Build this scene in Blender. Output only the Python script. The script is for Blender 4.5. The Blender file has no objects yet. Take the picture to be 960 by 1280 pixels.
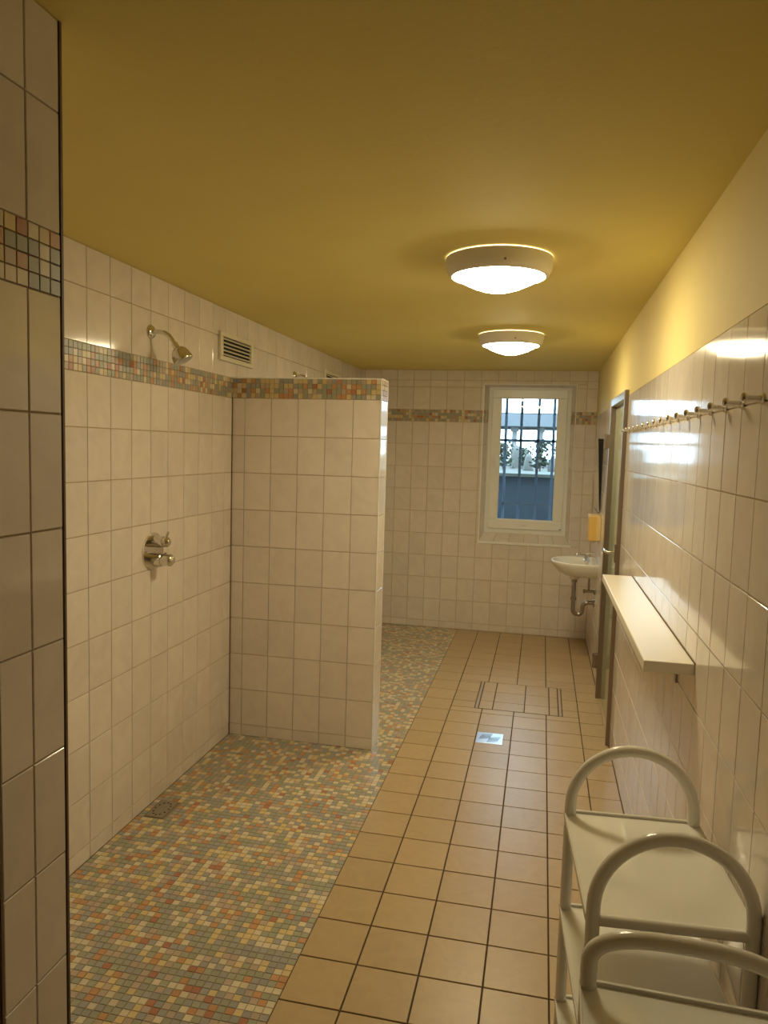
import bpy, bmesh, math, random
from mathutils import Vector, Matrix

random.seed(7)
SC = bpy.context.scene
COL = SC.collection

# ------------------------------------------------------------------ camera
CAM_F, CAM_YAW, CAM_PITCH, CAM_ROLL, CAM_H = 921.19, 0.2101, 0.0876, 0.0286, 1.6221
def camera():
    cy, sy = math.cos(CAM_YAW), math.sin(CAM_YAW)
    cp, sp = math.cos(CAM_PITCH), math.sin(CAM_PITCH)
    fwd = Vector((-sy*cp, cy*cp, -sp)); right = Vector((cy, sy, 0)); up = right.cross(fwd)
    r = right*math.cos(CAM_ROLL) + up*math.sin(CAM_ROLL)
    u = -right*math.sin(CAM_ROLL) + up*math.cos(CAM_ROLL)
    cd = bpy.data.cameras.new('camera'); co = bpy.data.objects.new('camera', cd); COL.objects.link(co)
    cd.sensor_fit = 'VERTICAL'; cd.sensor_height = 24.0; cd.lens = CAM_F/1280*24.0
    cd.clip_start = 0.02
    co.matrix_world = Matrix(((r.x, u.x, -fwd.x, 0), (r.y, u.y, -fwd.y, 0), (r.z, u.z, -fwd.z, CAM_H), (0, 0, 0, 1)))
    SC.camera = co
camera()

# ------------------------------------------------------------------ light and exposure
LAMP_STRENGTH = 57.0
LAMP_COLOR = (1.0, 0.85, 0.52)
SKY_COLOR = (0.56, 0.79, 1.0)
SKY_STRENGTH = 8.0
w = bpy.data.worlds.new('overcast_sky'); SC.world = w; w.use_nodes = True
bgn = w.node_tree.nodes['Background']
bgn.inputs[0].default_value = (*SKY_COLOR, 1); bgn.inputs[1].default_value = SKY_STRENGTH
SC.view_settings.view_transform = 'Standard'; SC.view_settings.look = 'None'
SC.view_settings.gamma = 1; SC.view_settings.use_curve_mapping = False
SC.view_settings.exposure = 0.0

# ------------------------------------------------------------------ room numbers (metres)
XL, XR, YB, ZC = -1.649, 0.4315, 6.563, 2.318
YP, YP2, XE = 3.739, 3.892, -0.827            # half-height partition: front, rear, end
PTOP = 1.972
NW0, NW1 = 0.985, 1.156                       # near wall pier
YR = -1.2                                     # rear wall behind the camera
PL = 0.0635                                   # plinth strip height
MB0, MB1 = 1.8635, 1.9685                     # mosaic border
MOS = 0.02625
FX = -0.688                                   # edge between mosaic and floor tiles
DY0, DY1, DZ = 4.16, 5.02, 1.965              # glass door in the right wall

# ------------------------------------------------------------------ materials
def newmat(name):
    m = bpy.data.materials.new(name); m.use_nodes = True
    return m, m.node_tree, m.node_tree.nodes['Principled BSDF']
def plain(name, col, rough=.5, metal=0., spec=.5, bump=0., bscale=60., var=0., vscale=8.):
    m, t, b = newmat(name)
    b.inputs['Base Color'].default_value = (*col, 1); b.inputs['Roughness'].default_value = rough
    b.inputs['Metallic'].default_value = metal; b.inputs['Specular IOR Level'].default_value = spec
    geo = t.nodes.new('ShaderNodeNewGeometry')
    n = t.nodes.new('ShaderNodeTexNoise'); n.inputs['Scale'].default_value = vscale; n.inputs['Detail'].default_value = 4
    t.links.new(geo.outputs['Position'], n.inputs['Vector'])
    mix = t.nodes.new('ShaderNodeMix'); mix.data_type = 'RGBA'
    mix.inputs['A'].default_value = (*[c*(1-var) for c in col], 1); mix.inputs['B'].default_value = (*[min(1, c*(1+var)) for c in col], 1)
    t.links.new(n.outputs['Fac'], mix.inputs['Factor']); t.links.new(mix.outputs['Result'], b.inputs['Base Color'])
    if bump:
        n2 = t.nodes.new('ShaderNodeTexNoise'); n2.inputs['Scale'].default_value = bscale; n2.inputs['Detail'].default_value = 3
        t.links.new(geo.outputs['Position'], n2.inputs['Vector'])
        bp = t.nodes.new('ShaderNodeBump'); bp.inputs['Strength'].default_value = bump; bp.inputs['Distance'].default_value = .002
        t.links.new(n2.outputs['Fac'], bp.inputs['Height']); t.links.new(bp.outputs['Normal'], b.inputs['Normal'])
    return m

def tile_material(name, c0, c1, rough, bdist, bscale, wscale=7., rnd=.04):
    """glazed ceramic: clouded glaze, a little difference from tile to tile, slightly wavy gloss"""
    m, t, b = newmat(name)
    geo = t.nodes.new('ShaderNodeNewGeometry'); oi = t.nodes.new('ShaderNodeObjectInfo')
    off = t.nodes.new('ShaderNodeVectorMath'); off.operation = 'MULTIPLY_ADD'
    comb = t.nodes.new('ShaderNodeCombineXYZ')
    t.links.new(oi.outputs['Random'], comb.inputs[0]); t.links.new(oi.outputs['Random'], comb.inputs[2])
    t.links.new(comb.outputs[0], off.inputs[0]); off.inputs[1].default_value = (9, 9, 9); t.links.new(geo.outputs['Position'], off.inputs[2])
    n = t.nodes.new('ShaderNodeTexNoise'); n.inputs['Scale'].default_value = wscale; n.inputs['Detail'].default_value = 6; n.inputs['Distortion'].default_value = 1.4
    t.links.new(off.outputs[0], n.inputs['Vector'])
    rp = t.nodes.new('ShaderNodeValToRGB'); rp.color_ramp.elements[0].position = .32; rp.color_ramp.elements[1].position = .68
    rp.color_ramp.elements[0].color = (*c0, 1); rp.color_ramp.elements[1].color = (*c1, 1)
    t.links.new(n.outputs['Fac'], rp.inputs[0])
    hsv = t.nodes.new('ShaderNodeHueSaturation')
    mr = t.nodes.new('ShaderNodeMapRange'); mr.inputs['To Min'].default_value = 1-rnd; mr.inputs['To Max'].default_value = 1+rnd
    t.links.new(oi.outputs['Random'], mr.inputs['Value']); t.links.new(mr.outputs[0], hsv.inputs['Value'])
    t.links.new(rp.outputs[0], hsv.inputs['Color']); t.links.new(hsv.outputs[0], b.inputs['Base Color'])
    b.inputs['Roughness'].default_value = rough
    n2 = t.nodes.new('ShaderNodeTexNoise'); n2.inputs['Scale'].default_value = bscale; n2.inputs['Detail'].default_value = 1
    t.links.new(off.outputs[0], n2.inputs['Vector'])
    bp = t.nodes.new('ShaderNodeBump'); bp.inputs['Strength'].default_value = 1; bp.inputs['Distance'].default_value = bdist
    t.links.new(n2.outputs['Fac'], bp.inputs['Height']); t.links.new(bp.outputs['Normal'], b.inputs['Normal'])
    return m

M = {}
M['tile'] = tile_material('cream_glazed_tile', (.73, .65, .59), (.79, .72, .65), .09, .00035, 9.)
M['floor_tile'] = tile_material('tan_floor_tile', (.45, .325, .175), (.49, .355, .19), .33, .0004, 40., 14., .05)
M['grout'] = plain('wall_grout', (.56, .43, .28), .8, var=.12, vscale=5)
M['glint_grout'] = plain('wall_grout_painted_glint', (.74, .64, .48), .8, var=.08, vscale=5)  # right wall joints: lamp glint on the tile bevels put into the grout colour
M['floor_grout'] = plain('floor_grout', (.075, .05, .03), .9, var=.2)
M['mosaic_grout'] = plain('mosaic_grout', (.30, .25, .17), .85, var=.15)
M['ceiling'] = plain('yellow_ceiling_paint', (.78, .66, .22), .75, bump=.35, bscale=45, var=.05, vscale=3)
M['plaster'] = plain('yellow_wall_paint', (.80, .66, .27), .7, bump=.5, bscale=55, var=.05, vscale=3)
M['white_trim'] = plain('white_plastic_trim', (.88, .87, .83), .3)
M['silicone'] = plain('brown_joint', (.14, .09, .05), .6)
M['chrome'] = plain('chrome', (.72, .70, .66), .12, 1.)
M['pipe'] = plain('dull_chrome_pipe', (.36, .33, .29), .25, 1.)
M['steel'] = plain('brushed_steel', (.62, .66, .70), .28, 1.)
M['bronze'] = plain('bronze_metal_profile', (.30, .24, .19), .35, .8)
M['alu'] = plain('aluminium_profile', (.60, .58, .54), .3, .9)
M['pvc'] = plain('window_pvc', (.88, .88, .86), .3)
M['lacquer'] = plain('white_lacquer', (.88, .86, .80), .10, var=.02)
M['lam'] = plain('cream_laminate', (.88, .82, .70), .25, var=.02)
M['ceramic'] = plain('white_ceramic', (.80, .77, .70), .06)
M['lamp_body'] = plain('lamp_housing_plastic', (.86, .83, .76), .35)
M['grille'] = plain('vent_plastic', (.74, .68, .52), .4)
M['dark'] = plain('dark_void', (.02, .017, .014), .9)
M['yellow'] = plain('yellow_plastic', (.72, .47, .13), .35)
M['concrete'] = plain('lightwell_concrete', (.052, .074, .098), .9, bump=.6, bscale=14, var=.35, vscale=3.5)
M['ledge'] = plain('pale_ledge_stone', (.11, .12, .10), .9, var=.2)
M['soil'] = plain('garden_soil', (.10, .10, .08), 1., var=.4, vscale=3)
M['bar'] = plain('blue_painted_iron', (.10, .155, .23), .5)
M['slab'] = plain('grey_render', (.16, .17, .18), .9, var=.1)
M['post'] = plain('pale_render', (.25, .25, .245), .9)
M['rock'] = plain('garden_rock', (.14, .135, .12), .9, bump=.6, bscale=8, var=.3)
M['leaf'] = plain('shrub_leaf', (.085, .10, .07), .6, var=.4, vscale=9)
M['stem'] = plain('shrub_stem', (.16, .11, .07), .8)
M['outer'] = plain('exterior_render', (.5, .5, .48), .9)
M['rear_paint'] = plain('rear_wall_paint', (.55, .43, .26), .8)

def mirror_mat():
    m, t, b = newmat('mirror_glass')
    b.inputs['Base Color'].default_value = (.85, .86, .84, 1); b.inputs['Metallic'].default_value = 1; b.inputs['Roughness'].default_value = .02
    return m
M['mirror'] = mirror_mat()
def pane_mat():
    m, t, b = newmat('clear_window_glass')
    t.nodes.remove(b); out = t.nodes['Material Output']
    tr = t.nodes.new('ShaderNodeBsdfTransparent'); tr.inputs[0].default_value = (.93, .96, .96, 1)
    gl = t.nodes.new('ShaderNodeBsdfGlossy'); gl.inputs['Roughness'].default_value = .02
    fr = t.nodes.new('ShaderNodeFresnel'); fr.inputs[0].default_value = 1.3
    mx = t.nodes.new('ShaderNodeMixShader')
    t.links.new(fr.outputs[0], mx.inputs[0]); t.links.new(tr.outputs[0], mx.inputs[1]); t.links.new(gl.outputs[0], mx.inputs[2])
    t.links.new(mx.outputs[0], out.inputs[0])
    return m
M['pane'] = pane_mat()
def frosted_mat():
    m, t, b = newmat('ribbed_frosted_glass')
    b.inputs['Base Color'].default_value = (.50, .55, .40, 1); b.inputs['Roughness'].default_value = .06
    b.inputs['Transmission Weight'].default_value = .15; b.inputs['IOR'].default_value = 1.5
    geo = t.nodes.new('ShaderNodeNewGeometry')
    mp = t.nodes.new('ShaderNodeMapping'); mp.inputs['Scale'].default_value = (40, 45, 3)
    t.links.new(geo.outputs['Position'], mp.inputs[0])
    n = t.nodes.new('ShaderNodeTexNoise'); n.inputs['Scale'].default_value = 1; n.inputs['Detail'].default_value = 2
    t.links.new(mp.outputs[0], n.inputs['Vector'])
    bp = t.nodes.new('ShaderNodeBump'); bp.inputs['Distance'].default_value = .0006
    t.links.new(n.outputs['Fac'], bp.inputs['Height']); t.links.new(bp.outputs['Normal'], b.inputs['Normal'])
    return m
M['frosted'] = frosted_mat()
def emis_mat(name='lit_opal_glass', k=1.):
    m, t, b = newmat(name)
    b.inputs['Base Color'].default_value = (.85, .82, .75, 1); b.inputs['Roughness'].default_value = .25
    b.inputs['Emission Color'].default_value = (*LAMP_COLOR, 1); b.inputs['Emission Strength'].default_value = LAMP_STRENGTH*k
    return m
M['opal'] = emis_mat()
M['opal_soft'] = emis_mat('lit_gap_plastic', .035)
# mosaic palette: (name, colour, weight on the floor, weight in the wall border)
PAL = [('grey_green', (0.351, 0.350, 0.255), 25, 22), ('grey_blue', (0.351, 0.340, 0.317), 19, 16), ('cream', (0.684, 0.598, 0.431), 18, 16),
       ('pale_yellow', (0.665, 0.524, 0.264), 13, 15), ('orange', (0.551, 0.294, 0.141), 9, 13), ('pink_grey', (0.494, 0.386, 0.299), 15, 12), ('brick_red', (0.437, 0.193, 0.114), 2, 4)]
MP = [tile_material('mosaic_' + p[0], tuple(c*.93 for c in p[1]), p[1], .3, .0002, 30., 20., .08) for p in PAL]

# ------------------------------------------------------------------ helpers
def link(name, me, mat=None, parent=None, smooth=False):
    if mat is not None and not me.materials: me.materials.append(M[mat] if isinstance(mat, str) else mat)
    if smooth:
        for p in me.polygons: p.use_smooth = True
    o = bpy.data.objects.new(name, me); COL.objects.link(o)
    if parent is not None: o.parent = parent
    return o
def tag(o, label=None, cat=None, group=None, kind=None):
    if label: o['label'] = label
    if cat: o['category'] = cat
    if group: o['group'] = group
    if kind: o['kind'] = kind
    return o
def empty(name, loc=(0, 0, 0)):
    o = bpy.data.objects.new(name, None); COL.objects.link(o); o.location = loc; o.empty_display_size = .05
    return o
class MB:
    def __init__(s): s.v = []; s.f = []; s.m = []
    def add(s, vs, fs, mi=0):
        n = len(s.v); s.v += [tuple(v) for v in vs]; s.f += [tuple(n+i for i in f) for f in fs]; s.m += [mi]*len(fs)
    def box(s, a, b, mi=0):
        x0, y0, z0 = a; x1, y1, z1 = b
        s.add([(x0,y0,z0),(x1,y0,z0),(x1,y1,z0),(x0,y1,z0),(x0,y0,z1),(x1,y0,z1),(x1,y1,z1),(x0,y1,z1)],
              [(0,3,2,1),(4,5,6,7),(0,1,5,4),(1,2,6,5),(2,3,7,6),(3,0,4,7)], mi)
    def tile(s, O, U, V, N, u0, u1, v0, v1, t, bev, mi=0):
        def P(a, b, c): return O + U*a + V*b + N*c
        vs = [P(u0,v0,-t),P(u1,v0,-t),P(u1,v1,-t),P(u0,v1,-t),P(u0,v0,-bev),P(u1,v0,-bev),P(u1,v1,-bev),P(u0,v1,-bev),
              P(u0+bev,v0+bev,0),P(u1-bev,v0+bev,0),P(u1-bev,v1-bev,0),P(u0+bev,v1-bev,0)]
        s.add(vs, TILEF, mi)
    def tube(s, pts, r, seg=10, caps=True, mi=0, radii=None):
        pts = [Vector(p) for p in pts]; n = len(pts); rings = []
        t0 = (pts[1]-pts[0]).normalized(); ref = Vector((0,0,1)) if abs(t0.z) < .9 else Vector((1,0,0))
        a = t0.cross(ref).normalized()
        for i, p in enumerate(pts):
            t = (pts[min(i+1,n-1)] - pts[max(i-1,0)]).normalized()
            a = (a - t*a.dot(t)).normalized(); b = t.cross(a)
            rr = radii[i] if radii else r
            rings.append([p + a*rr*math.cos(2*math.pi*k/seg) + b*rr*math.sin(2*math.pi*k/seg) for k in range(seg)])
        vs = [v for ring in rings for v in ring]
        fs = [(i*seg+k, i*seg+(k+1)%seg, (i+1)*seg+(k+1)%seg, (i+1)*seg+k) for i in range(n-1) for k in range(seg)]
        if caps: fs += [tuple(reversed(range(seg))), tuple((n-1)*seg+k for k in range(seg))]
        s.add(vs, fs, mi)
    def lathe(s, prof, O=(0,0,0), ax=(0,0,1), seg=32, sy=1., mi=0):
        """prof = (radius, height along ax)"""
        O = Vector(O); z = Vector(ax).normalized(); x = (Vector((0,1,0)) if abs(z.y) < .9 else Vector((1,0,0))); x = (x - z*x.dot(z)).normalized(); y = z.cross(x)
        vs = []; n = len(prof)
        for r, h in prof: vs += [O + x*r*math.cos(2*math.pi*k/seg) + y*r*sy*math.sin(2*math.pi*k/seg) + z*h for k in range(seg)]
        fs = [(i*seg+k, i*seg+(k+1)%seg, (i+1)*seg+(k+1)%seg, (i+1)*seg+k) for i in range(n-1) for k in range(seg)]
        if prof[0][0] > 1e-6: fs.append(tuple(reversed(range(seg))))
        if prof[-1][0] > 1e-6: fs.append(tuple((n-1)*seg+k for k in range(seg)))
        s.add(vs, fs, mi)
    def mesh(s, name, fixn=True):
        me = bpy.data.meshes.new(name); me.from_pydata(s.v, [], s.f)
        me.polygons.foreach_set('material_index', s.m)
        if fixn:
            bm = bmesh.new(); bm.from_mesh(me); bmesh.ops.recalc_face_normals(bm, faces=bm.faces); bm.to_mesh(me); bm.free()
        me.update(); return me
    def build(s, name, mat, parent=None, smooth=False, bevel=0., seg=2, autos=None):
        o = link(name, s.mesh(name), mat, parent, smooth)
        if bevel:
            md = o.modifiers.new('bevel', 'BEVEL'); md.width = bevel; md.segments = seg; md.limit_method = 'ANGLE'; md.angle_limit = .6
        if smooth or bevel:
            for p in o.data.polygons: p.use_smooth = True
            md = o.modifiers.new('smooth', 'WEIGHTED_NORMAL'); md.keep_sharp = True
            for e in o.data.edges: pass
            sharp_edges(o.data, .7 if autos is None else autos)
        return o
def sharp_edges(me, ang):
    bm = bmesh.new(); bm.from_mesh(me)
    for e in bm.edges:
        if len(e.link_faces) == 2 and e.calc_face_angle(0) > ang: e.smooth = False
    bm.to_mesh(me); bm.free()
TILEF = [(8,9,10,11),(4,5,9,8),(5,6,10,9),(6,7,11,10),(7,4,8,11),(0,1,5,4),(1,2,6,5),(2,3,7,6),(3,0,4,7)]
X, Y, Z = Vector((1,0,0)), Vector((0,1,0)), Vector((0,0,1))
FRAMES = {'left': (Y, Z, X), 'right': (-Y, Z, -X), 'front': (X, Z, -Y), 'back': (-X, Z, Y), 'floor': (X, Y, Z)}
_cache = {}
def tile_mesh(w, h, t, bev, mat):
    key = (round(w, 4), round(h, 4), t, bev, mat.name)
    if key not in _cache:
        b = MB(); b.tile(Vector(), X, Y, Z, -w/2, w/2, -h/2, h/2, t, bev)
        me = b.mesh('tile', False); me.materials.append(mat); _cache[key] = me
    return _cache[key]
def subtract(r, hole):
    u0, u1, v0, v1 = r; a0, a1, b0, b1 = hole
    if a0 >= u1 or a1 <= u0 or b0 >= v1 or b1 <= v0: return [r]
    out = []
    if b0 > v0: out.append((u0, u1, v0, b0))
    if b1 < v1: out.append((u0, u1, b1, v1))
    m0, m1 = max(v0, b0), min(v1, b1)
    if a0 > u0: out.append((u0, a0, m0, m1))
    if a1 < u1: out.append((a1, u1, m0, m1))
    return out
def breaks(lo, hi, start, step):
    k = math.ceil((lo - start)/step + 1e-6); l = [lo]
    while start + k*step < hi - 1e-6:
        if start + k*step > lo + .008: l.append(start + k*step)
        k += 1
    if hi - l[-1] < .008: l[-1] = hi
    else: l.append(hi)
    return l
def put_tiles(parent, face, plane, us, vs, mat, holes=(), single=lambda u, v: True, gap=.003, t=.006, bev=.0012, wob=(.002, .0008), name='tile'):
    """us/vs are breakpoints measured along the face's own axes; plane is the point's coordinate along the normal"""
    U, V, N = FRAMES[face]; O = N*plane
    rest = MB(); nr = 0
    for i in range(len(us)-1):
        for j in range(len(vs)-1):
            rs = [(us[i], us[i+1], vs[j], vs[j+1])]
            for hl in holes: rs = [q for r in rs for q in subtract(r, hl)]
            for (u0, u1, v0, v1) in rs:
                u0 += gap/2; u1 -= gap/2; v0 += gap/2; v1 -= gap/2
                if u1-u0 < .006 or v1-v0 < .006: continue
                uc, vc = (u0+u1)/2, (v0+v1)/2
                if single(uc, vc):
                    o = bpy.data.objects.new(name, tile_mesh(u1-u0, v1-v0, t, bev, mat)); COL.objects.link(o); o.parent = parent
                    m = Matrix((U, V, N)).transposed().to_4x4(); m.translation = O + U*uc + V*vc
                    o.matrix_world = m @ Matrix.Rotation(random.gauss(0, wob[0]), 4, 'Y') @ Matrix.Rotation(random.gauss(0, wob[1]), 4, 'X')
                else:
                    rest.tile(O, U, V, N, u0, u1, v0, v1, t, bev); nr += 1
    if nr:
        o = link(name + '_field', rest.mesh(name + '_field', False), mat, parent); o['kind'] = 'stuff'
def put_mosaic(parent, face, plane, u0, u1, v0, v1, weights, single=None, limit=0, gap=.0022, t=.004, bev=.0006, holes=(), name='mosaic_tile'):
    U, V, N = FRAMES[face]; O = N*plane
    nu = max(1, round((u1-u0)/MOS)); nv = max(1, round((v1-v0)/MOS)); du = (u1-u0)/nu; dv = (v1-v0)/nv
    cells = []
    for i in range(nu):
        for j in range(nv):
            a, b = u0+i*du, v0+j*dv
            if any(h[0]-du*.6 < a and a+du < h[1]+du*.6 and h[2]-dv*.6 < b and b+dv < h[3]+dv*.6 for h in holes): continue
            cells.append((a, b))
    ind = set()
    if single: ind = set(sorted([c for c in cells if single(c[0]+du/2, c[1]+dv/2) is not None], key=lambda c: single(c[0]+du/2, c[1]+dv/2))[:limit])
    rest = MB()
    for c in cells:
        k = random.choices(range(len(PAL)), weights)[0]; a, b = c
        if c in ind:
            o = bpy.data.objects.new(name, tile_mesh(du-gap, dv-gap, t, bev, MP[k])); COL.objects.link(o); o.parent = parent
            m = Matrix((U, V, N)).transposed().to_4x4(); m.translation = O + U*(a+du/2) + V*(b+dv/2); o.matrix_world = m
        else:
            rest.tile(O, U, V, N, a+gap/2, a+du-gap/2, b+gap/2, b+dv-gap/2, t, bev, k)
    if rest.v:
        me = rest.mesh(name + '_field', False)
        for m in MP: me.materials.append(m)
        o = link(name + '_field', me, None, parent); o['kind'] = 'stuff'
WF = [p[2] for p in PAL]; WB = [p[3] for p in PAL]
def struct(name, mb, mat, **k):
    o = mb.build(name, mat, **k); o['kind'] = 'structure'; return o
G = .0045   # how far the grout bed lies behind the tile faces

# ------------------------------------------------------------------ the room shell
b = MB(); b.box((XL-.2, YR-.2, ZC), (1.6, YB+.02, ZC+.2)); struct('ceiling', b, 'ceiling')
ZROWS = [0, PL] + [PL+.2*k for k in range(1, 9)] + [MB0]
ZTOP = [MB1, MB1+.2, ZC]

# left wall
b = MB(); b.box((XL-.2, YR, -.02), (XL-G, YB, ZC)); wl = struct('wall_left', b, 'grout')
us = breaks(NW1, YB, 2.4446, .15)
vis = lambda u, v: u < YP or v > 1.9
put_tiles(wl, 'left', XL, us, ZROWS, M['tile'], single=vis)
put_tiles(wl, 'left', XL, us, ZTOP, M['tile'], single=vis)
put_mosaic(wl, 'left', XL, NW1, YB, MB0, MB1, WB)
put_tiles(wl, 'left', XL, breaks(YR, NW0, 2.4446, .15), ZROWS+ZTOP, M['tile'], single=lambda u, v: False)

# near wall pier (reaches the ceiling)
b = MB(); b.box((XL-.01, NW0+G, 0), (XE-G, NW1-G, ZC)); wn = struct('wall_near', b, 'grout')
put_tiles(wn, 'left', XE, [NW0+.004, 1.068, NW1-.004], ZROWS, M['tile'])
put_tiles(wn, 'left', XE, [NW0+.004, 1.068, NW1-.004], ZTOP, M['tile'])
put_mosaic(wn, 'left', XE, NW0+.004, NW1-.004, MB0, MB1, WB, single=lambda u, v: -u, limit=300)
put_tiles(wn, 'front', -NW0, breaks(XL, XE-.004, XE, .15), ZROWS+ZTOP, M['tile'], single=lambda u, v: False)
put_tiles(wn, 'back', NW1, breaks(-XE+.004, -XL, -XE, .15), ZROWS+ZTOP, M['tile'], single=lambda u, v: False)
for y in (NW0, NW1):
    s = 1 if y == NW1 else -1
    b = MB(); b.box((XE-.004, y-.0028, 0), (XE+.0012, y+.0028, ZC)); b.build('corner_trim', 'silicone', wn)

# half-height partition between the showers
b = MB(); b.box((XL-.01, YP+G, 0), (XE-G, YP2-G, PTOP-.006)); wp = struct('wall_partition', b, 'grout')
us = [XL, -1.5768] + [-1.5768+.15*k for k in range(1, 5)] + [XE-.003]
put_tiles(wp, 'front', -YP, us, ZROWS, M['tile'])
put_mosaic(wp, 'front', -YP, XL, XE-.003, MB0, MB1, WB)
put_tiles(wp, 'left', XE, [YP+.003, YP2-.003], ZROWS, M['tile'], wob=(.001, .0006))
put_mosaic(wp, 'left', XE, YP+.003, YP2-.003, MB0, MB1, WB)
put_tiles(wp, 'back', YP2, sorted(-u for u in us), ZROWS, M['tile'], single=lambda u, v: False)
put_mosaic(wp, 'back', YP2, -XE+.003, -XL, MB0, MB1, WB)
put_tiles(wp, 'floor', PTOP, breaks(XL, XE, -1.5768, .15), [YP+.004, YP2-.004], M['tile'], name='cap_tile')
for y in (YP, YP2):
    b = MB(); b.box((XE-.004, y-.0035, 0), (XE+.0012, y+.0035, PTOP+.001)); b.build('edge_trim', 'white_trim', wp)
    b = MB(); b.box((XL, y-.0025, PTOP-.004), (XE+.001, y+.0025, PTOP+.002)); b.build('edge_trim', 'white_trim', wp)
b = MB(); b.box((XE-.004, YP, PTOP-.004), (XE+.0015, YP2, PTOP+.002)); b.build('edge_trim', 'white_trim', wp)
for y in (YP-.003,):
    b = MB(); b.box((XL-.001, y-.003, 0), (XL+.004, y+.006, MB0)); b.build('corner_joint', 'silicone', wp)

# rear wall behind the camera
b = MB(); b.box((XL-.2, YR-.2, -.02), (1.6, YR, ZC)); struct('wall_rear', b, 'rear_paint')

# right wall: tiled to 1.94 m, painted above, with the doorway
RTOP = 1.937
b = MB()
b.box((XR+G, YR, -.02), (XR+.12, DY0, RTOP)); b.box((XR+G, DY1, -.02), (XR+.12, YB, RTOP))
wr = struct('wall_right', b, 'glint_grout')
b = MB(); b.box((XR+.001, YR, RTOP), (XR+.12, DY0, ZC)); b.box((XR+.001, DY1, RTOP), (XR+.12, YB, ZC)); b.box((XR+.001, DY0, DZ), (XR+.12, DY1, ZC))
b.build('painted_plaster', 'plaster', wr)
rz = [0] + [RTOP-.2*k for k in range(9, -1, -1)]
put_tiles(wr, 'right', -XR, sorted(-u for u in breaks(YR, DY0-.002, 0.0008, .15)), rz, M['tile'], single=lambda u, v: -u > .85, wob=(.0022, .0007))
put_tiles(wr, 'right', -XR, sorted(-u for u in breaks(DY1+.002, YB, 0.0008, .15)), rz, M['tile'], wob=(.0022, .0007))
# small dim room behind the glass door
b = MB()
b.box((XR+1.1, DY0-.5, 0), (XR+1.2, DY1+.5, ZC)); b.box((XR+.12, DY0-.6, 0), (XR+1.2, DY0-.5, ZC)); b.box((XR+.12, DY1+.5, 0), (XR+1.2, DY1+.6, ZC))
struct('wall_side_room', b, 'rear_paint')

# back wall with the window opening (splayed reveal)
WX0, WX1, WZ0, WZ1 = -.531, .254, .815, 2.197      # opening in the wall face
FX0, FX1, FZ0, FZ1 = -.497, .222, .884, 2.185      # outer window frame
YF = YB + .12
us = breaks(XL, XR, -1.3086, .15)
ztb = [MB1, MB1+.2, MB1+.26, ZC]
hole = (WX0-.004, WX1+.004, WZ0-.012, WZ1+.004)
b = MB()
def ring(b, y0, r0, y1, r1):
    c = lambda r, y: [(r[0], y, r[2]), (r[1], y, r[2]), (r[1], y, r[3]), (r[0], y, r[3])]
    b.add(c(r0, y0)+c(r1, y1), [(i, (i+1) % 4, 4+(i+1) % 4, 4+i) for i in range(4)])
full = (XL-.2, 1.6, -.4, ZC+.2)
op = (WX0, WX1, WZ0, WZ1); fr = (FX0, FX1, FZ0, FZ1)
ring(b, YB+G, full, YB+G, op); ring(b, YB+G, op, YF, fr); ring(b, YF, fr, YB+.28, fr); ring(b, YB+.28, fr, YB+.28, full); ring(b, YB+.28, full, YB+G, full)
wb = struct('wall_back', b, 'grout')
put_tiles(wb, 'front', -YB, us, ZROWS, M['tile'], holes=[hole])
put_tiles(wb, 'front', -YB, us, ztb, M['tile'], holes=[hole])
put_mosaic(wb, 'front', -YB, XL, WX0-.006, MB0, MB1, WB); put_mosaic(wb, 'front', -YB, WX1+.006, XR, MB0, MB1, WB)
# reveal tiles
def quad_tile(parent, c, inward, mat, name='reveal_tile', t=.004):
    c = [Vector(p) for p in c]; n = (c[1]-c[0]).cross(c[3]-c[0]).normalized()
    if n.dot(inward) < 0: n = -n
    ctr = sum(c, Vector())/4
    inn = [p + (ctr-p).normalized()*.0025 for p in c]
    b = MB(); vs = inn + [p + n*t for p in [q + (ctr-q).normalized()*.001 for q in inn]]
    b.add(vs, [(0,1,2,3),(4,5,6,7)]+[(i,(i+1)%4,4+(i+1)%4,4+i) for i in range(4)])
    return b.build(name, mat, parent)
lerp = lambda a, b_, t: a + (b_-a)*t
for k in range(6):
    a, c = k/6, (k+1)/6
    quad_tile(wb, [(lerp(WX0, WX1, a), YB+.004, WZ0), (lerp(WX0, WX1, c), YB+.004, WZ0), (lerp(FX0, FX1, c), YF, FZ0), (lerp(FX0, FX1, a), YF, FZ0)], Z, 'tile')
    quad_tile(wb, [(lerp(WX0, WX1, a), YB+.004, WZ1), (lerp(WX0, WX1, c), YB+.004, WZ1), (lerp(FX0, FX1, c), YF, FZ1), (lerp(FX0, FX1, a), YF, FZ1)], -Z, 'tile')
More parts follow.
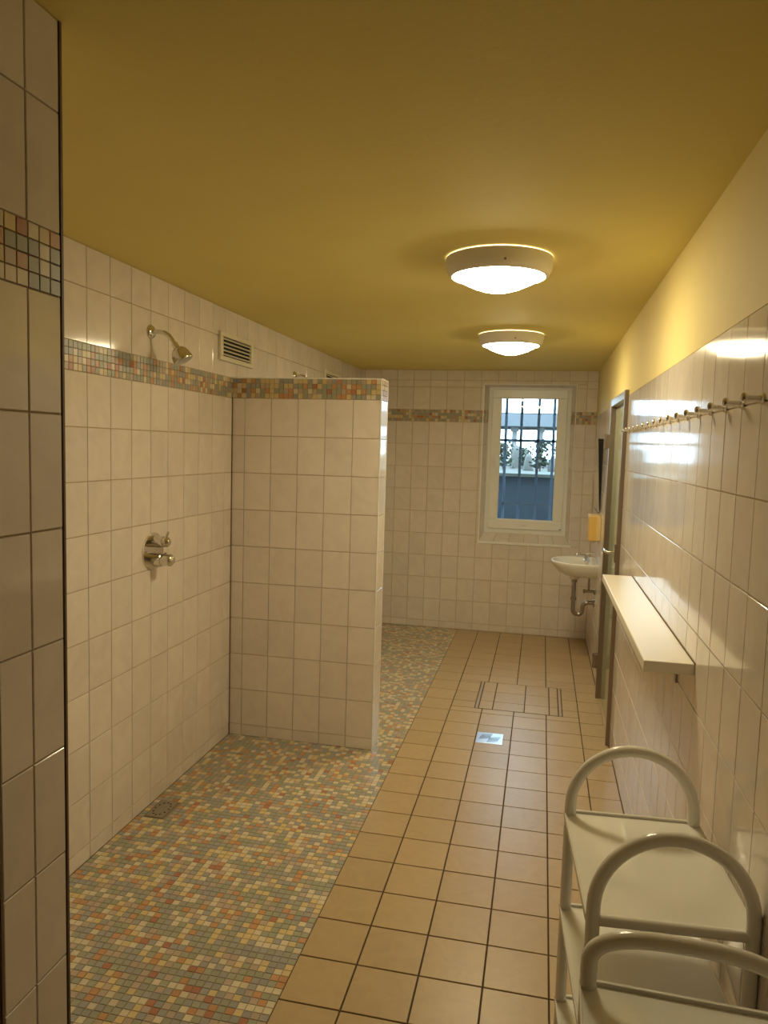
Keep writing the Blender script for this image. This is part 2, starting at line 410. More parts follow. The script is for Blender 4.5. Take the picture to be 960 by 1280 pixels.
for wx, fx, inn in ((WX0, FX0, X), (WX1, FX1, -X)):
    zb = [.0] + [(z-WZ0)/(WZ1-WZ0) for z in (1.0635, 1.2635, 1.4635, 1.6635, MB0, MB1)] + [1.]
    for k in range(len(zb)-1):
        a, c = zb[k], zb[k+1]
        if k == 5:
            for i in range(4):
                for j in range(4):
                    p = lambda s, q: (lerp(wx, fx, s), lerp(YB+.004, YF, s), lerp(lerp(WZ0, WZ1, q), lerp(FZ0, FZ1, q), s))
                    s0, s1, q0, q1 = i/4, (i+1)/4, lerp(a, c, j/4), lerp(a, c, (j+1)/4)
                    quad_tile(wb, [p(s0, q0), p(s1, q0), p(s1, q1), p(s0, q1)], inn, MP[random.choices(range(7), WB)[0]], 'mosaic_tile', .003)
        else:
            quad_tile(wb, [(wx, YB+.004, lerp(WZ0, WZ1, a)), (fx, YF, lerp(FZ0, FZ1, a)), (fx, YF, lerp(FZ0, FZ1, c)), (wx, YB+.004, lerp(WZ0, WZ1, c))], inn, 'tile')
for bx in (((WX0-.007, YB-.003, WZ0-.012), (WX0+.001, YB+.006, WZ1+.004)), ((WX1-.001, YB-.002, WZ0-.012), (WX1+.004, YB+.006, WZ1+.004)),
           ((WX0-.007, YB-.002, WZ1), (WX1+.004, YB+.006, WZ1+.005))):
    b = MB(); b.box(*bx); b.build('edge_trim', 'white_trim', wb)
b = MB(); b.box((WX0-.012, YB-.008, WZ0-.020), (WX1+.012, YB+.008, WZ0+.002)); b.build('sill_nosing', 'white_trim', wb, bevel=.002)
for x in (XL+.002, XR-.002):
    b = MB(); b.box((x-.003, YB-.004, 0), (x+.003, YB+.001, RTOP)); b.build('corner_joint', 'grout', wb)

# ------------------------------------------------------------------ floor
b = MB(); b.box((XL-.2, YR-.2, -.15), (1.6, YB+.3, -.0045)); fl = struct('floor', b, 'floor_grout')
HX0, HX1, HY0, HY1 = -.352, .190, 4.556, 5.108      # tiled access hatch
GX0, GX1, GY0, GY1 = -.301, -.147, 4.002, 4.162     # steel floor drain
fx = [FX] + [-.6963+.1968*k for k in range(1, 6)] + [XR]
fy = breaks(YR, YB, 2.1261, .196)
put_tiles(fl, 'floor', 0, fx, fy, M['floor_tile'], holes=[(HX0, HX1, HY0, HY1)], single=lambda u, v: v > 1.3, gap=.0055, t=.005, bev=.001, wob=(.0012, .0012), name='floor_tile')
put_tiles(fl, 'floor', 0, breaks(XL, FX, -.6963, .1968), breaks(YR, NW0, 2.1261, .196), M['floor_tile'], single=lambda u, v: False, gap=.0055, t=.005, bev=.001, name='floor_tile')
b = MB(); b.box((XL, NW0, -.006), (FX, YB, -.0022)); b.build('mosaic_bed', 'mosaic_grout', fl)
CH = Vector((0, 0, CAM_H))
def near_view(u, v):
    # ordered by distance; only the tiles the opening past the pier lets us see
    xmin = -1.21 + (v-1.68)*-.72
    if v < 1.66 or u < xmin: return None
    if v < 1.66 + (u+1.207)*.25: return None
    return (Vector((u, v, 0)) - CH).length
SD = (-1.622, -1.532, 2.79, 2.945)                    # small shower drain in the mosaic
put_mosaic(fl, 'floor', 0, XL, FX, NW1, YB, WF, single=near_view, limit=300, holes=[SD])

# access hatch: tiled lid with paired metal edge strips
h = empty('access_hatch', (HX0, HY0, 0)); h.location = ((HX0+HX1)/2, (HY0+HY1)/2, 0)
hx, hy = h.location.x, h.location.y
def hpart(o): o.parent = h; o.matrix_parent_inverse = Matrix.Translation(-h.location); return o
b = MB(); b.box((HX0+.004, HY0+.002, -.006), (HX1-.004, HY1-.002, -.0015)); hpart(b.build('lid_tray', 'floor_grout'))
for xa in (HX0+.002, HX0+.018, HX1-.022, HX1-.006):
    b = MB(); b.box((xa, HY0, -.004), (xa+.004, HY1, .0012)); hpart(b.build('edge_strip', 'bronze'))
for xa, xb in ((HX0+.0065, HX0+.0175), (HX1-.0175, HX1-.0065)):
    b = MB(); b.box((xa, HY0+.002, -.004), (xb, HY1-.002, .0004)); hpart(b.build('edge_fill', 'floor_tile'))
hxs = [HX0+.024, HX0+.112, HX0+.308, HX0+.462, HX1-.024]
hys = [HY0+.004, HY0+.15, HY0+.346, HY1-.004]
for i in range(4):
    for j in range(3):
        w_, d_ = hxs[i+1]-hxs[i]-.006, hys[j+1]-hys[j]-.004
        o = bpy.data.objects.new('lid_tile', tile_mesh(w_, d_, .004, .001, M['floor_tile'])); COL.objects.link(o)
        o.location = ((hxs[i]+hxs[i+1])/2, (hys[j]+hys[j+1])/2, .0005); hpart(o)
tag(h, 'tan tiled access hatch with paired metal edge strips set in the floor', 'hatch')

# steel floor drain
d = empty('floor_drain', ((GX0+GX1)/2, (GY0+GY1)/2, 0))
w2, d2 = (GX1-GX0)/2-.003, (GY1-GY0)/2-.003
b = MB(); b.box((-w2, -d2, .0002), (w2, d2, .0022)); b.build('rim', 'steel', d, bevel=.0008)
b = MB(); b.box((-w2+.014, -d2+.014, .002), (w2-.014, d2-.014, .0030)); gr = b.build('grate', 'steel', d, bevel=.0005)
for gx, gy in ((-.022, .018), (.024, -.018)):
    for k in range(5):
        cx, cy = gx+(k-2)*.003, gy+(k-2)*.0155; q = Vector((.030, .010, 0)); n_ = Vector((-.0009, .0027, 0)); c_ = Vector((cx, cy, .0032))
        b = MB(); vs = [c_-q-n_, c_+q-n_, c_+q+n_, c_-q+n_]; b.add(vs+[p_-Vector((0, 0, .0012)) for p_ in vs], [(0,1,2,3),(4,5,6,7),(0,1,5,4),(1,2,6,5),(2,3,7,6),(3,0,4,7)])
        b.build('slot', 'dark', gr)
tag(d, 'shiny square steel grate drain between the tan floor tiles', 'drain')
# small square drain in the mosaic by the left wall
d = empty('shower_drain', ((SD[0]+SD[1])/2, (SD[2]+SD[3])/2, 0))
sw, sd = (SD[1]-SD[0])/2, (SD[3]-SD[2])/2
b = MB(); b.box((-sw, -sd, -.004), (sw, sd, -.0005)); b.build('frame_plate', 'bronze', d, bevel=.0006)
b = MB(); b.box((-sw+.005, -sd+.005, -.002), (sw-.005, sd-.005, .0008)); b.build('cover', plain('dull_steel', (.36, .32, .25), .5, .5), d, bevel=.0006)
for k in range(12):
    a = 2*math.pi*k/12
    b = MB(); p = Vector((math.cos(a)*.031, math.sin(a)*.055, .0006)); b.tube([p, p+Vector((0, 0, .0006))], .0045, 8); b.build('slot', 'dark', d)
tag(d, 'dull little drain cover with a ring of slots in the shower mosaic', 'drain')

# ------------------------------------------------------------------ window
win = empty('window_1', ((FX0+FX1)/2, YF, FZ0)); win['kind'] = 'structure'
def inwin(o): o.parent = win; o.matrix_parent_inverse = Matrix.Translation(-win.location); return o
def frame(name, r0, r1, y0, y1, mat, bev=.003):
    b = MB(); x0, x1, z0, z1 = r0; a0, a1, c0, c1 = r1
    for p, q in (((x0, z0), (x1, c0)), ((x0, c1), (x1, z1)), ((x0, c0), (a0, c1)), ((a1, c0), (x1, c1))):
        b.box((p[0], y0, p[1]), (q[0], y1, q[1]))
    return inwin(b.build(name, mat, bevel=bev))
S0 = (-.462, .187, .925, 2.164); GL = (-.384, .107, 1.010, 2.086)
frame('outer_frame', (FX0, FX1, FZ0, FZ1), (S0[0]+.012, S0[1]-.012, S0[2]+.012, S0[3]-.012), YF-.004, YF+.062, 'pvc')
frame('sash', S0, GL, YF-.022, YF+.04, 'pvc', .005)
frame('glazing_bead', (GL[0]-.006, GL[1]+.006, GL[2]-.006, GL[3]+.006), (GL[0]+.005, GL[1]-.005, GL[2]+.005, GL[3]-.005), YF-.012, YF-.002, 'white_trim', .0015)
b = MB(); b.box((GL[0]-.01, YF+.006, GL[2]-.01), (GL[1]+.01, YF+.012, GL[3]+.01)); inwin(b.build('pane', 'pane'))
b = MB(); b.box((-.4305, YF-.03, 1.545), (-.4095, YF-.02, 1.615)); b.tube([(-.42, YF-.025, 1.58), (-.42, YF-.055, 1.58)], .008, 10); b.tube([(-.42, YF-.052, 1.585), (-.42, YF-.055, 1.47)], .0085, 10)
inwin(b.build('handle', 'white_trim', bevel=.002))
for z in (.936,):
    b = MB(); b.box((.165, YF-.025, z), (.178, YF-.02, z+.008)); inwin(b.build('screw_cover', 'dark'))
b = MB(); b.box((-.165, YF-.026, .955), (-.115, YF-.021, .963)); inwin(b.build('drip_slot', 'grille'))

# iron bars outside
g = empty('window_grille', (-.13, YB+.31, 1.0))
def ing(o): o.parent = g; o.matrix_parent_inverse = Matrix.Translation(-g.location); return o
YG = YB+.31
for x in (-.48, -.345, -.207, -.054, .082, .215):
    b = MB(); b.box((x-.012, YG-.012, .80), (x+.012, YG+.012, 2.35)); ing(b.build('upright_bar', 'bar'))
for z, r in ((1.718, .012), (1.964, .004), (1.14, .0035)):
    b = MB(); b.box((-.58, YG-.012, z-r), (.30, YG-.006, z+r)); ing(b.build('cross_bar', 'bar' if z > 1.2 else 'ledge'))
for x in (-.575, .285):
    for z in (1.14, 1.718, 1.964):
        b = MB(); b.box((x-.01, YB+.27, z-.01), (x+.01, YG+.01, z+.01)); ing(b.build('wall_anchor', 'bar'))
tag(g, 'blue iron security bars fixed outside the window', 'window bars')

# ------------------------------------------------------------------ outside the window
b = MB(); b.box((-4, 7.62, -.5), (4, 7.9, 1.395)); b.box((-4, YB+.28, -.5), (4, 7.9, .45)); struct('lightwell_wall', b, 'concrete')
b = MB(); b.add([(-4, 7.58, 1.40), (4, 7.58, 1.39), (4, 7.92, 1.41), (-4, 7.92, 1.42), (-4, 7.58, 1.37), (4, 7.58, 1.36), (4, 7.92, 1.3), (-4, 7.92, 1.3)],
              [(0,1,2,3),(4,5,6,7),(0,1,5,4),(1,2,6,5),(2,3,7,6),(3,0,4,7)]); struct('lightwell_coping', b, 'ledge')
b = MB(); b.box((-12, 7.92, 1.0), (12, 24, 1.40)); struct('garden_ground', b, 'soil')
b = MB(); b.box((-6, 10.6, 1.965), (6, 12.2, 2.15)); sl = b.build('porch_beam', 'slab', bevel=.01); tag(sl, 'grey concrete porch beam crossing the garden outside the window', 'beam')
for k, x in enumerate((-1.32, -.82, -.42, -.05, .35, .9)):
    b = MB(); b.box((x-.035, 10.8, 1.40), (x+.035, 10.87, 1.965)); b.box((x-.055, 10.78, 1.9), (x+.055, 10.89, 1.965)); b.box((x-.05, 10.785, 1.40), (x+.05, 10.885, 1.46))
    tag(b.build('porch_post', 'post', bevel=.004), 'slim pale post under the grey porch beam outside', 'post', 'pale posts outside the window')
def shrub(x, y, h_, sp, seed, label):
    rnd = random.Random(seed); r = empty('shrub', (x, y, 1.40))
    b = MB()
    for k in range(5):
        a = rnd.uniform(0, 6.28); b.tube([(0, 0, 0), (math.cos(a)*sp*.3, math.sin(a)*sp*.3, h_*.5), (math.cos(a)*sp*.7, math.sin(a)*sp*.7, h_*.9)], .008, 5)
    b.build('stem', 'stem', r)
    b = MB()
    for k in range(240):
        p = Vector((rnd.gauss(0, sp*.45), rnd.gauss(0, sp*.45), h_*rnd.uniform(.15, 1)))
        d1 = Vector((rnd.uniform(-1, 1), rnd.uniform(-1, 1), rnd.uniform(-.6, 1))).normalized(); d2 = d1.cross(Vector((rnd.random(), rnd.random(), rnd.random()))).normalized()
        l = rnd.uniform(.03, .055); wd = l*.4
        b.add([p, p+d1*l*.5+d2*wd, p+d1*l, p+d1*l*.5-d2*wd], [(0,1,2,3)])
    o = b.build('foliage', 'leaf', r); o['kind'] = 'stuff'
    tag(r, label, 'shrub')
shrub(-.43, 8.35, .30, .09, 1, 'low dark shrub at the window-handle side outside')
shrub(-.22, 9.25, .26, .07, 2, 'small shrub growing behind the upright grey rock outside')
shrub(-.03, 8.35, .34, .08, 3, 'tallest dark green shrub on the bank outside')
shrub(.20, 8.9, .30, .10, 4, 'spreading shrub on the bank farthest from the window handle')
def rock(x, y, sx, sy_, sz, seed, label):
    bm = bmesh.new(); bmesh.ops.create_icosphere(bm, subdivisions=3, radius=1); rnd = random.Random(seed)
    ph = [rnd.uniform(0, 6) for _ in range(6)]
    for v in bm.verts:
        n = 1+.16*math.sin(3*v.co.x+ph[0])+.13*math.sin(4*v.co.y+ph[1])+.12*math.sin(5*v.co.z+ph[2])
        v.co = Vector((v.co.x*sx*n, v.co.y*sy_*n, max(-.02, v.co.z*sz*n)))
    me = bpy.data.meshes.new('garden_rock'); bm.to_mesh(me); bm.free()
    o = link('garden_rock', me, 'rock', None, True); o.location = (x, y, 1.415); tag(o, label, 'rock')
rock(-.31, 9.6, .10, .1, .30, 5, 'tall pale rock standing farthest back among the shrubs outside')
rock(-.165, 8.70, .055, .06, .20, 6, 'upright grey rock on the bank beside the tallest dark shrub')
rock(.10, 8.30, .05, .06, .17, 8, 'small low grey rock near the spreading shrub outside')

# ------------------------------------------------------------------ glass door in the right wall
dr = empty('door_1', (XR, (DY0+DY1)/2, 0)); dr['kind'] = 'structure'
def ind(o): o.parent = dr; o.matrix_parent_inverse = Matrix.Translation(-dr.location); return o
DX0, DX1 = XR-.020, XR+.05
b = MB(); b.box((DX0, DY0, 0), (DX1, DY0+.035, DZ)); ind(b.build('near_stile', 'bronze', bevel=.002))
b = MB(); b.box((DX0, DY1-.05, 0), (DX1, DY1, DZ)); ind(b.build('hinge_stile', 'bronze', bevel=.002))
b = MB(); b.box((DX0, DY0+.035, DZ-.045), (DX1, DY1-.05, DZ)); ind(b.build('top_rail', 'alu', bevel=.002))
b = MB(); b.box((XR+.012, DY0+.03, .006), (XR+.02, DY1-.045, DZ-.04)); ind(b.build('glass_leaf', 'frosted'))
b = MB(); b.box((XR-.002, DY0+.035, -.004), (XR+.11, DY1-.05, .001)); ind(b.build('threshold', 'floor_tile'))
for z in (.245, 1.70):
    b = MB(); b.box((DX0-.018, DY1-.035, z-.045), (DX0+.004, DY1+.03, z+.045)); b.tube([(DX0-.02, DY1-.005, z-.05), (DX0-.02, DY1-.005, z+.05)], .011, 12)
    ind(b.build('hinge', 'bronze', bevel=.002))
b = MB(); b.box((DX0-.008, DY0+.004, 1.03), (DX0+.002, DY0+.031, 1.13)); lv = ind(b.build('lock_plate', 'bronze', bevel=.002))
b = MB(); b.tube([(DX0-.002, DY0+.018, 1.085), (DX0-.045, DY0+.018, 1.085), (DX0-.052, DY0+.026, 1.085), (DX0-.053, DY0+.13, 1.085)], .009, 12); o = b.build('lever', 'chrome', None, True)
o.parent = lv
# ------------------------------------------------------------------ ceiling lamps
def lamp(x, y, label):
    r = empty('ceiling_lamp', (x, y, ZC))
    b = MB(); b.lathe([(.188, -.0008), (.1915, -.001), (.1915, -.0036), (.188, -.004)], seg=64); b.build('lit_gap_ring', 'opal_soft', r, True)
    b = MB(); b.lathe([(.150, -.005), (.1935, -.005), (.194, -.010), (.193, -.030), (.189, -.048), (.181, -.061), (.176, -.067), (.170, -.069), (.166, -.066), (.164, -.058)], seg=64); o = b.build('housing', 'lamp_body', r, True, autos=1.2)
    b = MB(); b.lathe([(.166, -.062)] + [(.166*(1-t_), -.064-.058*(1-(1-t_)**1.75)) for t_ in [i/14 for i in range(14)]] + [(.0, -.122)], seg=64); b.build('opal_dome', 'opal', r, True, autos=2)
    for k in range(3):
        a = .7+k*2.094
        b = MB(); b.lathe([(.0045, 0), (.0045, .003), (0, .004)], O=(math.cos(a)*.187, math.sin(a)*.187, -.046), ax=(math.cos(a), math.sin(a), -.35), seg=10); b.build('clip_screw', 'bronze', r)
    tag(r, label, 'ceiling lamp')
lamp(-.190, 2.775, 'round lit ceiling lamp farther from the window, level with the wall shelf')
lamp(-.222, 4.565, 'round lit ceiling lamp nearer the window, level with the glass door')

# ------------------------------------------------------------------ showers on the left wall
def shower(y, label):
    r = empty('overhead_shower', (XL, y, 2.08))
    b = MB(); b.lathe([(.030, 0), (.030, .004), (.024, .012), (.014, .016), (0, .016)], ax=(1, 0, 0), seg=28); b.build('wall_flange', 'chrome', r, True)
    pts = [(0, 0, 0), (.04, 0, .001), (.065, 0, -.004), (.085, 0, -.015), (.10, 0, -.032), (.112, 0, -.052)]
    b = MB(); b.tube(pts, .0095, 14); b.build('arm', 'chrome', r, True)
    ax = Vector((.5, .1, -.86)).normalized(); O = Vector((.110, 0, -.048))
    b = MB(); b.lathe([(.0, 0), (.0135, .0), (.0135, .018), (.016, .022), (.012, .026)], O=O, ax=ax, seg=20); b.build('swivel_nut', 'chrome', r, True)
    b = MB(); b.lathe([(.012, .020), (.024, .026), (.034, .038), (.040, .054), (.0425, .074), (.0425, .080), (.040, .083)], O=O, ax=ax, seg=32); hd = b.build('rose', 'chrome', r, True)
    b = MB(); b.lathe([(.040, .0825), (.034, .085), (0, .086)], O=O, ax=ax, seg=32); b.build('spray_face', 'steel', hd, True)
    tag(r, label, 'shower head')
shower(2.89, 'chrome shower head on a bent arm above the mixer valve')
shower(4.735, 'chrome shower arm just showing above the top of the tiled partition')
v = empty('shower_mixer', (XL, 2.91, 1.142))
b = MB(); b.lathe([(.088, 0), (.088, .004), (.084, .007), (.0, .009)], ax=(1, 0, 0), seg=48, sy=.92); b.build('backplate', 'chrome', v, True)
b = MB(); b.lathe([(.026, .006), (.026, .05), (.024, .056), (.020, .058)], O=(0, 0, .043), ax=(1, 0, 0), seg=28); b.build('diverter_body', 'chrome', v, True)
b = MB(); b.lathe([(.0, .052), (.021, .054), (.023, .062), (.022, .072), (.012, .082), (0, .083)], O=(0, 0, .043), ax=(1, 0, 0), seg=24); kn = b.build('diverter_knob', 'chrome', v, True)
b = MB(); b.tube([(.066, 0, .062), (.068, .004, .078), (.072, .006, .088)], .006, 10); b.build('lever', 'chrome', kn, True)
b = MB(); b.lathe([(.030, .006), (.030, .046), (.028, .048)], O=(0, 0, -.036), ax=(1, 0, 0), seg=28); b.build('thermostat_body', 'chrome', v, True)
b = MB(); b.lathe([(.025, .046), (.027, .05), (.027, .082), (.026, .088), (.016, .098), (0, .101)], O=(0, 0, -.036), ax=(1, 0, 0), seg=28); kn = b.build('thermostat_knob', 'chrome', v, True)
b = MB(); b.tube([(.06, 0, -.012), (.062, 0, -.004)], .005, 8); b.build('stop_button', 'bronze', kn)
tag(v, 'chrome shower mixer with oval plate and two knobs on tiled wall', 'shower mixer')
def vent(y0, y1, z0, z1, label):
    r = empty('air_vent', (XL, (y0+y1)/2, z0)); hw, hh = (y1-y0)/2, z1-z0
    b = MB(); b.box((0, -hw+.02, .015), (.004, hw-.02, hh-.015)); b.build('dark_duct', 'dark', r)
    b = MB()
    for p, q in (((-hw, 0), (hw, .024)), ((-hw, hh-.024), (hw, hh)), ((-hw, .024), (-hw+.034, hh-.024)), ((hw-.034, .024), (hw, hh-.024))):
        b.box((0, p[0], p[1]), (.016, q[0], q[1]))
    b.build('frame', 'grille', r, bevel=.003)
    n = 5
    for k in range(n):
        z = .024+(k+.5)*(hh-.048)/n
        b = MB(); b.add([(.004, -hw+.03, z+.006), (.014, -hw+.03, z-.003), (.014, hw-.03, z-.003), (.004, hw-.03, z+.006), (.004, -hw+.03, z+.0035), (.014, -hw+.03, z-.0055), (.014, hw-.03, z-.0055), (.004, hw-.03, z+.0035)],
                        [(0,1,2,3),(4,5,6,7),(0,1,5,4),(1,2,6,5),(2,3,7,6),(3,0,4,7)]); b.build('slat', 'grille', r)
    tag(r, label, 'vent')
vent(3.555, 3.99, 2.045, 2.192, 'cream slatted air vent beside the front edge of the tiled partition')
vent(5.40, 5.86, 2.045, 2.192, 'slatted air vent half hidden behind the tiled partition top')

# ------------------------------------------------------------------ coat hooks, shelf
def hook_meshes():
    L = []
    b = MB(); b.lathe([(.0125, 0), (.0125, .003), (.009, .006), (.0, .006)], ax=(-1, 0, 0), seg=18); L.append(('rosette', b))
    b = MB(); b.tube([(0, 0, 0), (-.02, 0, 0), (-.034, 0, .001)], .0065, 12); L.append(('shank', b))
    b = MB(); b.lathe([(.0, .030), (.009, .031), (.0105, .034), (.0105, .039), (.008, .042), (0, .043)], O=(0, 0, .002), ax=(-1, 0, 0), seg=18); L.append(('knob', b))
    return L
proto = empty('coat_hook', (XR, 1.639, 1.742))
for n_, b in hook_meshes(): b.build(n_, 'chrome', proto, True)
tag(proto, 'small chrome coat hook in the row along the tiled wall above the shelf', 'coat hook', 'row of coat hooks on the tiled wall')
for k in range(1, 16):
    c = proto.copy(); COL.objects.link(c); c.location = (XR, 1.639+.1577*k, 1.742)
    for ch in proto.children:
        q = ch.copy(); COL.objects.link(q); q.parent = c
s = empty('wall_shelf', (XR, 2.84, 1.056)); 
b = MB(); b.box((-.134, -.735, -.032), (-.0005, .735, 0)); b.build('board', 'lam', s, bevel=.003)
b = MB(); b.box((-.002, -.735, -.001), (-.0005, .735, .004)); b.build('rear_joint', 'silicone', s)
for y in (-.49, .49):
    b = MB(); b.box((-.006, y-.012, -.125), (-.0005, y+.012, -.032)); b.tube([(-.004, y, -.1), (-.09, y, -.034)], .005, 8)
    b.build('bracket', 'bronze', s)
tag(s, 'cream laminate shelf fixed to the tiled wall under the coat hooks', 'shelf')

# ------------------------------------------------------------------ washbasin, mirror, dispenser
BY, BZ = 5.79, .802
s = empty('washbasin', (XR, BY, BZ))
def dshape(sc, z, cx=-.15, n=40, L=.34, W=.235):
    P = []
    for i in range(n):
        a = math.pi*i/(n-1)
        px, py = -L*max(0, math.sin(a))**.75, W*math.copysign(abs(math.cos(a))**.8, math.cos(a))
        P.append((cx+(px-cx)*sc if px < -.002 or sc < .999 else 0, py*sc, z))
    return P
def shell(rings, caps=(True, True)):
    b = MB(); n = len(rings[0]); vs = [p for r in rings for p in r]
    fs = [(i*n+k, i*n+(k+1) % n, (i+1)*n+(k+1) % n, (i+1)*n+k) for i in range(len(rings)-1) for k in range(n)]
    if caps[0]: fs.append(tuple(range(n)))
    if caps[1]: fs.append(tuple((len(rings)-1)*n+k for k in range(n)))
    b.add(vs, fs); return b
def mix_ring(sc, z, back):   # outer shell keeps touching the wall while it narrows
    return [(x if False else min(0, x*1.0), y, z_) for x, y, z_ in dshape(sc, z, back)]
b = shell([dshape(.62, -.112, 0), dshape(.70, -.108, 0), dshape(.82, -.086, 0), dshape(.92, -.055, 0), dshape(.98, -.024, 0), dshape(1, -.008, 0), dshape(.99, -.001, 0), dshape(.975, 0, 0),
           dshape(.86, 0, -.16), dshape(.83, -.006, -.165), dshape(.72, -.045, -.17), dshape(.52, -.075, -.17), dshape(.2, -.088, -.17)])
b.build('basin', 'ceramic', s, True, autos=1.3)
b = MB(); b.lathe([(.034, -.146), (.040, -.130), (.052, -.108)], O=(-.155, 0, 0), seg=24); b.build('waste_boss', 'ceramic', s, True)
b = MB(); b.lathe([(.016, 0), (.016, .003), (0, .003)], O=(-.17, 0, -.0875), seg=18); b.build('waste_plug', 'chrome', s, True)
t = MB(); t.lathe([(.022, -.001), (.022, .006), (.016, .010), (.015, .045), (.013, .052), (0, .054)], O=(-.075, 0, 0), seg=20); tb = t.build('tap_body', 'chrome', s, True)
t = MB(); t.tube([(-.075, 0, .035), (-.11, 0, .042), (-.14, 0, .047), (-.152, 0, .045), (-.155, 0, .033)], .0095, 12); t.build('tap_spout', 'chrome', tb, True)
t = MB(); t.tube([(-.07, 0, .052), (-.04, 0, .062), (-.02, 0, .064)], .007, 10); t.build('tap_lever', 'chrome', tb, True)
px = -.155
def arc(cx, cz, r, a0, a1, n=8): return [(cx+r*math.cos(lerp(a0, a1, i/n)), 0, cz+r*math.sin(lerp(a0, a1, i/n))) for i in range(n+1)]
pts = [(px, 0, -.145), (px, 0, -.25), (px, 0, -.37)] + arc(px+.036, -.385, .036, math.pi, 2*math.pi) + [(px+.072, 0, -.365)] + arc(px+.112, -.365, .04, math.pi, math.pi/2) + [(-.012, 0, -.325), (0, 0, -.325)]
b = MB(); b.tube(pts, .0165, 16); tr = b.build('trap_pipe', 'pipe', s, True)
for z in (-.16, -.30):
    b = MB(); b.lathe([(.0, -.01), (.022, -.01), (.022, .01), (0, .01)], O=(px, 0, z), seg=18); b.build('union_nut', 'pipe', tr)
b = MB(); b.lathe([(.034, 0), (.03, .008), (.018, .01), (0, .01)], O=(0, 0, -.325), ax=(-1, 0, 0), seg=24); b.build('wall_rosette', 'pipe', tr, True)
b = MB(); b.tube([(-.045, -.01, -.235), (-.045, -.01, -.12), (-.05, -.005, -.06)], .0065, 10); b.build('supply_pipe', 'pipe', s, True)
b = MB(); b.tube([(0, -.01, -.235), (-.075, -.01, -.235)], .011, 12); b.lathe([(.022, 0), (.018, .006), (0, .007)], O=(0, -.01, -.235), ax=(-1, 0, 0), seg=18); av = b.build('angle_valve', 'pipe', s, True)
b = MB(); b.lathe([(.0, .07), (.016, .07), (.016, .085), (0, .088)], O=(0, -.01, -.235), ax=(-1, 0, 0), seg=12); b.build('valve_handle', 'pipe', av, True)
tag(s, 'white ceramic washbasin with chrome tap and trap on the wall near window', 'washbasin')
# tilted mirror
m = empty('wall_mirror', (XR, 5.92, 1.19))
b = MB(); b.add([(-.006, -.24, 0), (-.006, .24, 0), (-.040, .24, .55), (-.040, -.24, .55), (-.011, -.24, .0), (-.011, .24, .0), (-.045, .24, .55), (-.045, -.24, .55)],
                [(0,1,2,3),(4,5,6,7),(0,1,5,4),(1,2,6,5),(2,3,7,6),(3,0,4,7)]); b.build('mirror_glass', 'mirror', m)
b = MB(); b.add([(0, -.22, .01), (0, .22, .01), (0, .22, .54), (0, -.22, .54), (-.005, -.22, .01), (-.005, .22, .01), (-.039, .22, .54), (-.039, -.22, .54)],
                [(0,1,2,3),(4,5,6,7),(0,1,5,4),(1,2,6,5),(2,3,7,6),(3,0,4,7)]); b.build('back_wedge', 'dark', m)
b = MB(); b.box((-.016, -.24, -.008), (0, .24, 0)); b.build('bottom_clip', 'bronze', m)
tag(m, 'frameless mirror tipped forward on the wall above the washbasin', 'mirror')
dsp = empty('soap_dispenser', (XR, 5.62, .985))
b = MB(); b.box((-.085, -.10, 0), (-.0, .10, .185)); b.build('cover', 'yellow', dsp, bevel=.006)
b = MB(); b.box((-.03, -.103, .004), (-.0005, .103, .181)); b.build('back_box', plain('pale_yellow_plastic', (.74, .56, .25), .4), dsp, bevel=.003)
b = MB(); b.box((-.075, -.03, -.014), (-.03, .03, .001)); b.build('outlet', 'grille', dsp, bevel=.003)
tag(dsp, 'yellow plastic wall dispenser under the mirror beside the glass door', 'dispenser')

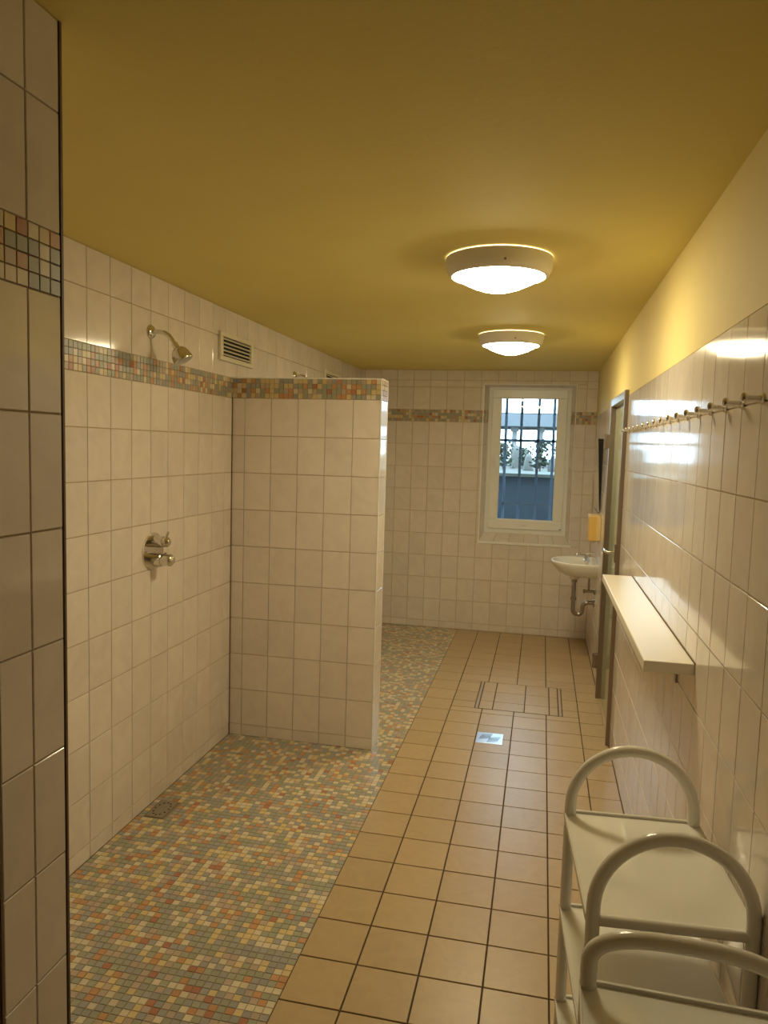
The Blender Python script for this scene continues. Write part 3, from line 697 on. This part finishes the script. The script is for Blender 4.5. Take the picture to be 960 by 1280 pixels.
# ------------------------------------------------------------------ white tubular trolleys
def trolley(loc, rot, W, L, rise, flat, label, bar):
    """origin on the floor at the middle of the far end; local -y runs towards the near end"""
    r = empty('serving_trolley', loc); r.rotation_euler = (0, 0, rot); R = .0135
    for e, y in enumerate((0, -L)):
        hw = W/2; zt = .75
        if not flat: top = [(-hw*math.cos(a), y, zt+.02+(rise-.02)*math.sin(a)) for a in [math.pi*i/28 for i in range(29)]]
        else:
            top = [(-hw*math.copysign(abs(math.cos(a))**.72, math.cos(a)), y, zt+.035+(rise-.035)*abs(math.sin(a))**.8) for a in [math.pi*i/36 for i in range(37)]]
        pts = [(-hw, y, .055), (-hw, y, .4), (-hw, y, zt)] + top + [(hw, y, zt), (hw, y, .4), (hw, y, .055)]
        b = MB(); b.tube(pts, R, 16); b.build('hoop_frame', 'lacquer', r, True)
        if e in bar:
            b = MB(); b.tube([(-hw, y, zt-.007), (hw, y, zt-.007)], R*.8, 12); b.build('cross_tube', 'lacquer', r, True)
        for sx in (-1, 1):
            b = MB(); b.lathe([(.0, -.011), (.019, -.011), (.024, -.007), (.024, .007), (.019, .011), (0, .011)], O=(sx*hw, y, .0245), ax=(1, 0, 0), seg=20); c = b.build('castor', plain('grey_rubber', (.2, .2, .2), .6) if 'rub' not in M else M['rub'], r, True)
            M['rub'] = c.data.materials[0]
            b = MB(); b.box((sx*hw-.015, y-.010, .045), (sx*hw+.015, y+.010, .06)); b.build('castor_fork', 'lacquer', c)
    for k, zt in enumerate((.75, .509, .268)):
        x0, x1 = -W/2-R, W/2+R; y0, y1 = -L+.004, R
        b = MB()
        b.box((x0, y0, zt-.010), (x1, y1, zt-.003))
        b.box((x0, y0, zt-.016), (x0+.004, y1, zt-.0005)); b.box((x1-.004, y0, zt-.016), (x1, y1, zt-.0005))
        b.box((x0, y0, zt-.016), (x1, y0+.004, zt-.0005)); b.box((x0+2*R, y1-.010, zt-.016), (x1-2*R, y1-.002, zt+.003)); b.box((x0, y1-.004, zt-.016), (x1, y1, zt-.001))
        b.build('shelf_tray', 'lacquer', r, bevel=.0015)
    tag(r, label, 'trolley')
trolley((.247, 1.797, 0), math.radians(4.0), .287, .405, .165, False, 'white tubular three-tier trolley with high round hoops and cross tube', (1,))
trolley((.262, 1.190, 0), math.radians(-1.5), .30, .42, .094, True, 'white tubular trolley with lower flattened hoop standing before the other trolley', ())
